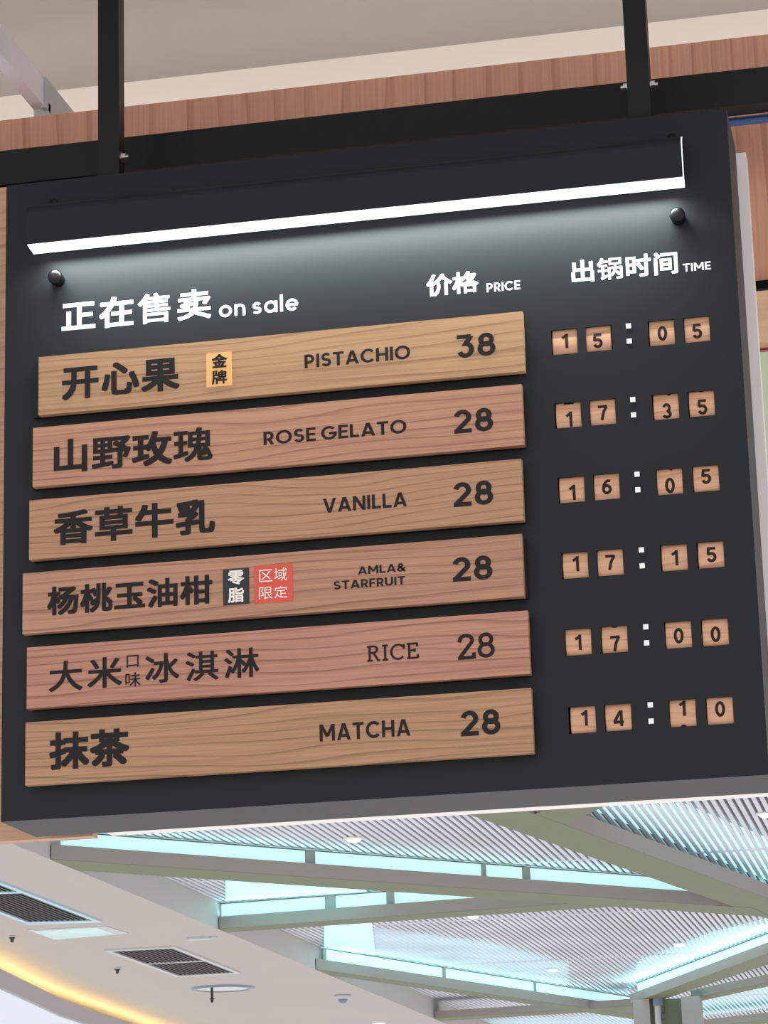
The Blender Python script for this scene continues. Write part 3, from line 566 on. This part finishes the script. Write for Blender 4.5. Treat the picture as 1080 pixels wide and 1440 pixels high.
for q4, lab in ((((800, 1120), (850, 1146), (1110, 1250), (1110, 1192), (960, 1130)), 'added cyan glow sheet above the slats along the widest beam'),
                (((880, 1392), (1110, 1308), (1110, 1284), (1000, 1312), (900, 1350)), 'added cyan glow sheet above the slats over the column beam'),
                (((530, 1352), (800, 1395), (800, 1352), (690, 1322), (530, 1300)), 'added cyan glow sheet above the slats between two downlights, mid picture'),
                (((985, 1428), (1110, 1414), (1110, 1376), (985, 1398)), 'added cyan glow sheet above the slats right of the column'),
                (((690, 1446), (892, 1446), (892, 1423), (690, 1431)), 'added cyan glow sheet above the slats at the bottom picture edge')):
    q = [at_z(*p, ZS + .05) for p in q4]  # added luminous sheets put a cyan glow into the slat gaps
    bm = B(); prism(bm, [(p.x, p.y) for p in q], ZS + .05, ZS + .06)
    tag(obj('glow_panel', bm, 'glow'), lab, 'light panel', 'cyan light panels in the slatted ceiling')

# soffit fittings
def quad_prism(bm, Q, s0, s1, t0, t1, z0, z1):
    f = lambda s, t: (Q[0].lerp(Q[1], s)).lerp(Q[3].lerp(Q[2], s), t)
    prism(bm, [(f(s, t).x, f(s, t).y) for s, t in ((s0, t0), (s1, t0), (s1, t1), (s0, t1))], z0, z1)
def air_grille(px4, label, nsl, frame):
    Q = [at_z(*p, ZC - .01) for p in px4]     # 0-1 runs along the slats, 0-3 across them
    c = sum(Q, Vector()) / 4
    r = thing('air_grille', label, 'air vent', (c.x, c.y, ZC), 'air grilles in the plain ceiling')
    bm = B(); e = .035; g = .07
    for a in ((0, 1, 0, g), (0, 1, 1 - g, 1), (0, e, g, 1 - g), (1 - e, 1, g, 1 - g), (.49, .51, g, 1 - g)): quad_prism(bm, Q, *a, ZC - .022, ZC - .001)
    obj('frame', bm, frame, r)
    bm = B(); quad_prism(bm, Q, e, 1 - e, g, 1 - g, ZC - .004, ZC - .001); obj('backing', bm, 'dark', r)
    bm = B()
    for k in range(nsl):
        t = g + (1 - 2 * g) * (k + .5) / nsl
        quad_prism(bm, Q, e, .49, t - .010, t + .010, ZC - .016, ZC - .006); quad_prism(bm, Q, .51, 1 - e, t - .010, t + .010, ZC - .016, ZC - .006)
    obj('slats', bm, 'slat_dark', r)
    return r
air_grille(((-95, 1203), (144, 1296), (39, 1299), (-200, 1206)), 'long dark air grille with bluish frame at the left picture edge', 12, 'grille_blue')
air_grille(((246, 1331), (339, 1368), (248, 1373), (146, 1336)), 'dark slatted air grille beside the round ceiling plate', 13, 'grille_frame')
Q = [at_z(*p, ZC - .01) for p in ((39, 1308.5), (148, 1303), (181, 1313), (76, 1322))]
c = sum(Q, Vector()) / 4
r = thing('access_panel', 'glossy ceiling access panel with painted cyan reflection between the two air grilles', 'access panel', (c.x, c.y, ZC))
bm = B(); quad_prism(bm, Q, 0, 1, 0, 1, ZC - .008, ZC - .001); obj('panel_frame', bm, 'grille_frame', r)
bm = B(); quad_prism(bm, Q, .03, .86, .06, .94, ZC - .012, ZC - .008); obj('reflection_face', bm, 'panel_blue', r)  # cyan tone paints in an overexposed reflection on the metal panel
def sprinkler(px, py, drop, label, rad=.05):
    p = at_z(px, py, ZC)
    r = thing('sprinkler_head', label, 'sprinkler', (p.x, p.y, ZC), 'sprinkler heads on the plain ceiling')
    T = Matrix.Translation((p.x, p.y, 0))
    bm = B(); lathe(bm, [(0, ZC - .001), (rad, ZC - .001), (rad * .8, ZC - .02), (0, ZC - .03)], 20, T); obj('escutcheon', bm, 'grille_frame', r, smooth=True)
    bm = B(); lathe(bm, [(0, ZC - .02), (.022, ZC - .02), (.022, ZC - drop), (.026, ZC - drop - .01), (.020, ZC - drop - .065), (0, ZC - drop - .07)], 16, T); obj('body', bm, 'grille', r)
    bm = B(); lathe(bm, [(0, ZC - drop - .006), (.045, ZC - drop - .006), (.045, ZC - drop - .014), (0, ZC - drop - .014)], 16, T); obj('deflector', bm, 'grille', r)
sprinkler(17, 1316, .02, 'small dark sprinkler above the yellow cove at the left picture edge')
sprinkler(165, 1361, .02, 'small dark sprinkler left of the slatted grille with the grey frame')
sprinkler(298, 1387, .19, 'sprinkler hanging on a thin rod from the round ceiling plate', .02)
p = at_z(311, 1389, ZC)
r = thing('ceiling_plate', 'flat round silver ceiling plate behind the hanging sprinkler', 'ceiling plate', (p.x + .01, p.y + .45, ZC))
T = Matrix.Translation((p.x + .03, p.y, 0))
bm = B(); lathe(bm, [(.52, ZC - .001), (.50, ZC - .03), (.44, ZC - .035), (.42, ZC - .02)], 44, T); obj('rim', bm, 'fixture', r, smooth=True)
bm = B(); lathe(bm, [(0, ZC - .028), (.3, ZC - .026), (.425, ZC - .018)], 44, T); obj('disc', bm, 'steel', r, smooth=True)
p = at_z(482, 1399, ZC)
r = thing('security_camera', 'small dome camera on the plain ceiling near the lattice edge', 'camera', (p.x, p.y, ZC))
T = Matrix.Translation((p.x, p.y, 0))
bm = B(); lathe(bm, [(0, ZC - .001), (.13, ZC - .001), (.12, ZC - .05), (.09, ZC - .07), (0, ZC - .07)], 24, T); obj('base', bm, 'grille_frame', r, smooth=True)
bm = B(); lathe(bm, [(.085, ZC - .06), (.08, ZC - .10), (.045, ZC - .135), (0, ZC - .145)], 24, T); obj('dome', bm, 'fixture', r, smooth=True)
p = at_z(284, 1318, ZC)
bm = B(); box(bm, -.20, .12, -.08, .08, -.03, -.001); box(bm, .06, .2, -.05, .05, -.02, 0)
o = obj('junction_bracket', bm, 'grille_frame'); o.location = (p.x, p.y, ZC); tag(o, 'small grey bracket on the plain ceiling between grille and lattice beam', 'bracket')
p = at_z(533, 1437, ZC)
r = thing('surface_light', 'small white ceiling light at the bottom picture edge', 'ceiling light', (p.x, p.y, ZC))
T = Matrix.Translation((p.x, p.y, 0))
bm = B(); lathe(bm, [(.14, ZC - .001), (.13, ZC - .03), (.10, ZC - .035)], 24, T); obj('trim_ring', bm, 'trim', r)
bm = B(); lathe(bm, [(0, ZC - .05), (.07, ZC - .045), (.105, ZC - .03), (.105, ZC - .002)], 24, T); obj('lens', bm, 'downlight', r, smooth=True)

# ================================================================ steel frame round the board
bm = B(); box(bm, -3.2, 3.0, .17, .206, 3.1412, 3.1945)
tag(obj('steel_beam', bm, 'black', bevel=.0015), 'long horizontal black steel beam behind the top of the menu board', 'beam')
pz = at_y(1050, 169.5, .218)
bm = B(); tube(bm, [(-3.2, .218, pz.z), (3.0, .218, pz.z)], .0062, 14)
tag(obj('conduit_pipe', bm, 'blue', smooth=True), 'thin blue pipe running under the black steel beam', 'pipe')
def hex_bolt(P, sgn, parent):
    T = Matrix.Translation(P) @ Matrix.Rotation(sgn * math.pi / 2, 4, 'Y')
    bm = B(); lathe(bm, [(0, 0), (.0078, 0), (.0078, .0012), (0, .0012)], 20, T); lathe(bm, [(0, .001), (.0058, .001), (.0058, .0062), (0, .0062)], 6, T); lathe(bm, [(0, .006), (.003, .006), (.003, .0098), (0, .0105)], 12, T)
    obj('bolt', bm, 'steel', parent)
for xc, bolts, lab in ((-.3616, (((172.5, 221), 1),), 'left black square post holding the menu board up'), (.3825, (((918, 119), 1), ((879, 123), -1)), 'right black square post holding the menu board up')):
    r = thing('hanging_post', lab, 'post', (xc, .045, 3.0664), 'square posts the menu board hangs from')
    bm = B(); box(bm, xc - .0152, xc + .0152, .031, .057, 3.0664, 3.69); obj('square_tube', bm, 'black', r, bevel=.001)
    for (px, py), sg in bolts:
        P = at_y(px, py, .044); hex_bolt((xc + sg * .0152, .044, P.z), sg, r)
# little bar above the fascia, running back along the kiosk ceiling
e0 = at_y(70, 158, .40); e1 = at_y(65, 121, .40); e2 = at_y(52, 162, .40)
r = thing('ceiling_bar', 'white painted bar over the wood fascia at the upper left', 'bar', (e0.x, .40, e0.z))
bm = B(); box(bm, e2.x, e0.x, -1.25, .40, e0.z, e1.z); obj('bar_body', bm, 'truss', r, bevel=.001)
bm = B(); box(bm, e0.x - .004, e0.x + .003, .37, .52, e0.z - .004, e1.z + .002); box(bm, e2.x, e0.x + .003, .385, .395, 3.329, e0.z + .01); obj('end_bracket', bm, 'grille_frame', r)
# side panel and rear panel next to the board
zb = at_y(20, 1182.2, .172).z
bm = B(); box(bm, -1.4, -.43, .172, .196, zb, 3.1375)
tag(obj('wood_panel', bm, 'side_wood', bevel=.001), 'tall wood panel peeking out along the left side of the board', 'panel')
zt = at_y(1040, 215, .14).z
bm = B(); box(bm, -.40, .5135, .1402, .1685, 2.1752, zt)
tag(obj('rear_panel', bm, 'white_panel', bevel=.004, seg=3), 'white panel with rounded edge fixed behind the board, seen at its right', 'panel')

# ================================================================ the menu board
ZT, ZB = 3.06638, 2.17545
root = thing('menu_board', 'large black menu board hung from two square posts', 'menu board', (0, 0, ZB))
WX = (.2704, .3162, .3977, .4440); WZ = [2.7632 - .10064 * k for k in range(6)]; HW, HH = .0172, .0172
xs = sorted([-.5, .5] + [c - HW for c in WX] + [c + HW for c in WX]); zs = sorted([ZB, ZT] + [c - HH for c in WZ] + [c + HH for c in WZ])
bm = B(); P = {}
def gv(x, y, z):
    k = (round(x, 5), y, round(z, 5))
    if k not in P: P[k] = bm.verts.new((x, y, z))
    return P[k]
hole = lambda x, z: any(abs(x - c) < HW for c in WX) and any(abs(z - c) < HH for c in WZ)
for i in range(len(xs) - 1):
    for j in range(len(zs) - 1):
        xa, xb, za, zb_ = xs[i], xs[i + 1], zs[j], zs[j + 1]
        if hole((xa + xb) / 2, (za + zb_) / 2):
            for (p, q) in (((xa, za), (xb, za)), ((xb, za), (xb, zb_)), ((xb, zb_), (xa, zb_)), ((xa, zb_), (xa, za))):
                bm.faces.new((gv(p[0], 0, p[1]), gv(q[0], 0, q[1]), gv(q[0], .004, q[1]), gv(p[0], .004, p[1])))
        else:
            bm.faces.new((gv(xa, 0, za), gv(xb, 0, za), gv(xb, 0, zb_), gv(xa, 0, zb_)))
            bm.faces.new((gv(xa, .004, za), gv(xa, .004, zb_), gv(xb, .004, zb_), gv(xb, .004, za)))
obj('front_panel', bm, 'board', root)
bm = B()
box(bm, -.5, .5, .0001, .14, ZT - .004, ZT); box(bm, -.5, .5, .0001, .14, ZB, ZB + .004)
box(bm, -.5, -.496, .0001, .14, ZB + .004, ZT - .004); box(bm, .496, .5, .0001, .14, ZB + .004, ZT - .004)
box(bm, -.496, .496, .136, .14, ZB + .004, ZT - .004)
obj('casing', bm, 'casing', root)
bm = B(); box(bm, .235, .485, .0995, .104, ZB + .02, 2.83); obj('inner_backing', bm, 'dark', root)
# header lettering
han_text('正在售卖', (86.8, 467.5), (296.5, 404.2), .0004, .028, 'white_letter', root, 1.08, {'售': .017, '卖': .022})
latin_text('on sale', (308.2, 446.8), (419.3, 412), .0004, .082, .15, 'white_letter', root, h=1.04)
han_text('价格', (600.3, 418), (672.3, 380.3), .0004, .026, 'white_letter', root)
latin_text('PRICE', (684.6, 411.4), (731.4, 394.2), .0004, .088, .12, 'white_letter', root)
han_text('出锅时间', (804.3, 399), (952, 352.6), .0004, .028, 'white_letter', root, 1.03, {'锅': .016})
latin_text('TIME', (960.8, 382.6), (999.2, 367.6), .0004, .088, .12, 'white_letter', root)
# standoff knobs
for px, py in ((79, 391), (953, 304)):
    P_ = at_y(px, py, -.010)
    T = Matrix.Translation((P_.x, 0, P_.z)) @ Matrix.Rotation(math.pi / 2, 4, 'X')
    bm = B(); lathe(bm, [(0, 0), (.0092, 0), (.0092, .010), (.0088, .0115), (.0098, .012), (.0102, .014), (.0098, .0175), (.0075, .0195), (.003, .0205), (0, .0205)], 32, T); obj('standoff_knob', bm, 'knob', root, smooth=True)
for px, py in ((75, 285), (945, 194)):
    P_ = at_y(px, py, 0)
    T = Matrix.Translation((P_.x, 0, P_.z)) @ Matrix.Rotation(math.pi / 2, 4, 'X')
    bm = B(); lathe(bm, [(.0035, .0), (.0062, 0), (.0062, .0012), (.0035, .0015)], 24, T); obj('grommet', bm, 'black', root, smooth=True)
# slots the planks slide into
for k in range(6):
    zc = 2.7038 + .0586 - .1006 * k
    bm = B(); box(bm, -.4555, .2090, -.0079, -.0002, zc - .0405, zc + .0375); obj('plank_rail', bm, 'black', root)
# colons
for k in range(6):
    bm = B()
    for dz in (-.0104, .0104): box(bm, .3555 + .0004 * k - .0033, .3555 + .0004 * k + .0033, -.0012, -.0002, 2.7657 - .10064 * k + dz - .0033, 2.7657 - .10064 * k + dz + .0033)
    obj('colon', bm, 'white_letter', root)
# number wheels: real drums turning behind the windows
TIMES = ('1505', '1735', '1605', '1715', '1700', '1410')
DX = ((.0005, -.0022, .0011, 0), (.0012, -.0006, .0012, .0008), (.0009, 0, -.0002, .0004), (.001, -.0005, .0009, .0012), (-.0005, .0005, .0001, .0003), (.0028, .0001, -.0003, .0003))
DZ = ((.0015, -.0023, -.0004, -.0018), (-.0052, -.0002, -.0053, -.0042), (-.0034, .0003, -.0048, .0033), (.0022, .0008, 0, .0005), (-.0003, -.0050, -.0009, -.0024), (.0025, -.001, .0066, .0024))
RWH = .0472; ARC = .0308
wheel_mesh = None
def numeral_mesh(d):
    bm = B(); hgt = .0200; t = .092
    for off in (-1, 0, 1):
        g = str((d + off) % 10)
        wd, st = round3(t) if g == '3' else latin(g, t)
        sx = hgt * 1.0
        def fx(u, v, z, wd=wd, off=off):
            a = ((v - .5) * hgt + off * ARC) / RWH
            rr = RWH + .0004 + z
            return ((u - wd / 2) * sx, -rr * math.cos(a), rr * math.sin(a))
        put_strokes(bm, st, t, fx, 0, fine=True)
    return bm
nums = {}
rnd = random.Random(7)
for rI, s in enumerate(TIMES):
    for cI, ch in enumerate(s):
        ctr = (WX[cI] + DX[rI][cI] * .55, .0019 + RWH, WZ[rI])
        if wheel_mesh is None:
            T = Matrix.Rotation(math.pi / 2, 4, 'Y')
            bm = B(); lathe(bm, [(0, -.0167), (RWH - .001, -.0167), (RWH, -.0160), (RWH, .0160), (RWH - .001, .0167), (0, .0167)], 96, T)
            wh = obj('number_wheel', bm, 'wheel'); wheel_mesh = wh
            for p in wh.data.polygons: p.use_smooth = True
            wh.data.set_sharp_from_angle(angle=.6)
        else:
            wh = wheel_mesh.copy(); COL.objects.link(wh)
        wh.parent = root; wh.location = Vector(ctr) - root.location
        base = rnd.uniform(0, 6.28); wh.rotation_euler = (base, 0, 0)
        d = int(ch)
        if d not in nums:
            nu = obj('numeral', numeral_mesh(d), 'ink'); nums[d] = nu
        else:
            nu = nums[d].copy(); COL.objects.link(nu)
        nu.parent = wh; nu.location = (DX[rI][cI] * .45, 0, 0)
        # turning the drum up by dz moves the front face up: rotate about -X
        nu.rotation_euler = (-base - DZ[rI][cI] / RWH, 0, 0)

# ================================================================ hooded lamp on the board
lx0, lx1 = -.4548, .4412
lamp = thing('sign_lamp', 'long black hooded lamp with glowing white strip across the board top', 'lamp', ((lx0 + lx1) / 2, 0, 3.02))
prof = [(0.0, 3.0188), (-.031, 3.0188)] + [(-.031 - .014 * math.sin(a), 3.0048 + .014 * math.cos(a)) for a in (math.pi / 10 * k for k in range(1, 6))] + [(-.045, 2.9585)]
inn = [(0.0, 3.0172), (-.031, 3.0172)] + [(-.031 - .0124 * math.sin(a), 3.0048 + .0124 * math.cos(a)) for a in (math.pi / 10 * k for k in range(1, 6))] + [(-.0434, 2.9585)]
bm = B(); loop = prof + inn[::-1]
va = [bm.verts.new((lx0, y, z)) for y, z in loop]; vb = [bm.verts.new((lx1, y, z)) for y, z in loop]; n = len(loop)
for i in range(n): bm.faces.new((va[i], va[(i + 1) % n], vb[(i + 1) % n], vb[i]))
m = n // 2
for i in range(m - 1):
    bm.faces.new((va[i], va[i + 1], va[n - 2 - i], va[n - 1 - i])); bm.faces.new((vb[i], vb[n - 1 - i], vb[n - 2 - i], vb[i + 1]))
obj('hood', bm, 'board', lamp)
bm = B()
sec = [(-.0433, 2.9582), (-.0160, 2.9545), (-.0150, 2.9600), (-.0180, 2.9660), (-.0433, 2.9660)]
va = [bm.verts.new((lx0 + .0006, y, z)) for y, z in sec]; vb = [bm.verts.new((lx1 - .0006, y, z)) for y, z in sec]
bm.faces.new(va); bm.faces.new(vb[::-1])
for i in range(5): bm.faces.new((va[i], vb[i], vb[(i + 1) % 5], va[(i + 1) % 5]))
obj('diffuser', bm, 'led', lamp)
bm = B()   # glowing strip puts in the bloom on the right hood edge
edge = [(y, z) for y, z in prof[2:]]; ins = [(y + .0022, z - .0006) for y, z in edge]
va = [bm.verts.new((lx1 + .0002, y, z)) for y, z in edge]; vb = [bm.verts.new((lx1 + .0002, y, z)) for y, z in ins]
vc = [bm.verts.new((lx1 + .0014, y, z)) for y, z in edge]; vd = [bm.verts.new((lx1 + .0014, y, z)) for y, z in ins]
for i in range(len(edge) - 1):
    for A_, B_ in ((va, vb), (vb, vd), (vd, vc), (vc, va)): bm.faces.new((A_[i], A_[i + 1], B_[i + 1], B_[i]))
obj('bloom_strip', bm, 'edge_bloom', lamp)['label'] = 'bright bloom of the lit hood edge, put in as glow'
ld = bpy.data.lights.new('lamp_light', 'AREA'); ld.shape = 'RECTANGLE'; ld.size = lx1 - lx0 - .03; ld.size_y = .012
ld.energy = LAMP_W; ld.color = (.86, 1.0, .97); ld.spread = math.radians(150)
lo = bpy.data.objects.new('lamp_light', ld); COL.objects.link(lo); lo.parent = lamp
lo.location = Vector(((lx0 + lx1) / 2, -.033, 2.9525)) - lamp.location; lo.rotation_euler = (math.radians(LAMP_TILT), 0, 0)

# ================================================================ the six menu planks
PL = [(-.4447, .2193, .0997, .0176), (-.4524, .2141, 0, -.0826), (-.4567, .2097, -.1010, -.1829), (-.4653, .2061, -.2009, -.2833), (-.4588, .2097, -.3022, -.3845), (-.4602, .2100, -.4027, -.4857)]
PC = [((.550, .325, .180), (.29, .140, .070)), ((.515, .270, .172), (.23, .092, .055)), ((.500, .275, .162), (.24, .112, .060)), ((.505, .268, .170), (.23, .100, .058)), ((.520, .258, .176), (.23, .088, .057)), ((.500, .280, .160), (.22, .108, .057))]
PLAB = ['top wooden menu plank for pistachio with a gold badge, price 38', 'second wooden menu plank, for rose gelato', 'third wooden menu plank, for vanilla, below rose gelato', 'wooden menu plank for amla and starfruit with black and red badges', 'reddish wooden menu plank for rice with serif lettering', 'bottom wooden menu plank, for matcha']
YF = -.02; planks = []
for k, (x0, x1, z1, z0) in enumerate(PL):
    r = thing('menu_plank', PLAB[k], 'menu plank', ((x0 + x1) / 2, -.014, z0 + 2.7038), 'wooden flavour planks on the menu board')
    bm = B(); box(bm, x0, x1, YF, -.0081, z0 + 2.7038, z1 + 2.7038)
    obj('plank', bm, wood('plank_wood', PC[k][0], PC[k][1], 'X', 2.3 + 4.1 * k, ring=(.016, .013, .010, .014, .013, .012)[k]), r, bevel=.0008)
    planks.append(r)
p1, p2, p3, p4, p5, p6 = planks
def badge(px4, m, parent):
    q = [at_y(*p, YF) for p in px4]
    x0 = (q[0].x + q[3].x) / 2; x1 = (q[1].x + q[2].x) / 2; za = (q[0].z + q[1].z) / 2; zb2 = (q[2].z + q[3].z) / 2
    bm = B(); box(bm, x0, x1, YF - .0008, YF - .00005, zb2, za)
    return obj('badge', bm, m, parent)
YB = YF - .0008
han_text('开心果', (87.6, 563.5), (252, 501.5), YF, .032, 'ink', p1, 1.05)
b_ = badge(((290.5, 498), (326, 494.2), (326, 541.8), (290.5, 545.3)), 'badge_gold', p1)
bm = han_text('金', (298.2, 518.3), (319, 497), YB, .034, bm=None, done=False)
han_text('牌', (298, 541.2), (319, 519.8), YB, .026, 'ink', b_, bm=bm)
latin_text('PISTACHIO', (428.6, 518.2), (576.5, 485.3), YF, .090, .11, 'ink', p1)
latin_text('38', (642, 504.5), (695.9, 466.8), YF, .090, .12, 'ink', p1)
han_text('山野玫瑰', (75.8, 666.8), (298.6, 599.2), YF, .032, 'ink', p2, 1.03, {'野': .026, '瑰': .022})
latin_text('ROSE GELATO', (370.8, 626.2), (571.3, 589.8), YF, .090, .11, 'ink', p2)
latin_text('28', (639, 610.3), (692.6, 572.7), YF, .090, .12, 'ink', p2)
han_text('香草牛乳', (75.8, 767.8), (302, 700.5), YF, .032, 'ink', p3, 1.03, {'香': .030, '草': .030})
latin_text('VANILLA', (454.6, 721.6), (571.7, 691.8), YF, .090, .11, 'ink', p3)
latin_text('28', (638.3, 713.4), (692.7, 674.8), YF, .090, .12, 'ink', p3)
han_text('杨桃玉油柑', (66.8, 866.3), (298.6, 807.8), YF, .030, 'ink', p4, 1.03)
b1_ = badge(((313.7, 801.2), (350.2, 798.2), (350.6, 848.8), (314, 851.8)), 'badge_black', p4)
bm = han_text('零', (320.7, 823.2), (343.2, 801.2), YB, .020, done=False)
han_text('脂', (321, 848), (343.2, 825.5), YB, .026, 'cream_letter', b1_, bm=bm)
b2_ = badge(((357.6, 796.5), (411.3, 792.6), (412, 845.2), (358.3, 849.4)), 'badge_red', p4)
bm = han_text('区', (364.8, 818.8), (383.2, 800.4), YB, 0, done=False)
bm = han_text('域', (385.7, 817.2), (403.7, 798), YB, 0, bm=bm, done=False)
bm = han_text('限', (364.8, 843.3), (383.2, 824.8), YB, 0, bm=bm, done=False)
han_text('定', (386, 841.7), (404.2, 823.4), YB, 0, 'cream_letter', b2_, bm=bm)
bm = None
latin_text('AMLA&', (503.6, 808.4), (569.7, 791.8), YF, .090, .11, 'ink', p4)
latin_text('STARFRUIT', (469.4, 829.5), (569.7, 810), YF, .090, .11, 'ink', p4)
latin_text('28', (637.2, 818.5), (691.8, 780.3), YF, .090, .12, 'ink', p4)
bm = None
for ch, LB, RT, dd in (('大', (69, 973.6), (116, 927.6), .016), ('米', (123.2, 969), (171.5, 922.5), .016), ('口', (178.3, 939), (195, 920.7), .004), ('味', (176.4, 966.4), (197.6, 944.8), .004),
                       ('冰', (204.8, 962), (251.8, 917), .016), ('淇', (261.4, 958.8), (306.8, 914.5), .014), ('淋', (315.8, 954.8), (364.2, 909.8), .014)):
    bm = han_text(ch, LB, RT, YF, dd, bm=bm, done=False)
obj('lettering', bm, 'ink', p5); bm = None
latin_text('RICE', (516.2, 930.6), (588, 903.8), YF, .062, .10, 'ink', p5, font=serif)
latin_text('28', (644.4, 927.8), (694.8, 888.6), YF, .070, .10, 'ink', p5, font=serif)
han_text('抹茶', (69.6, 1083.6), (181.6, 1023.4), YF, .034, 'ink', p6, 1.03)
latin_text('MATCHA', (449.8, 1042.8), (576.6, 1010.8), YF, .090, .13, 'ink', p6)
latin_text('28', (648.6, 1035.8), (702.8, 996.6), YF, .090, .12, 'ink', p6)
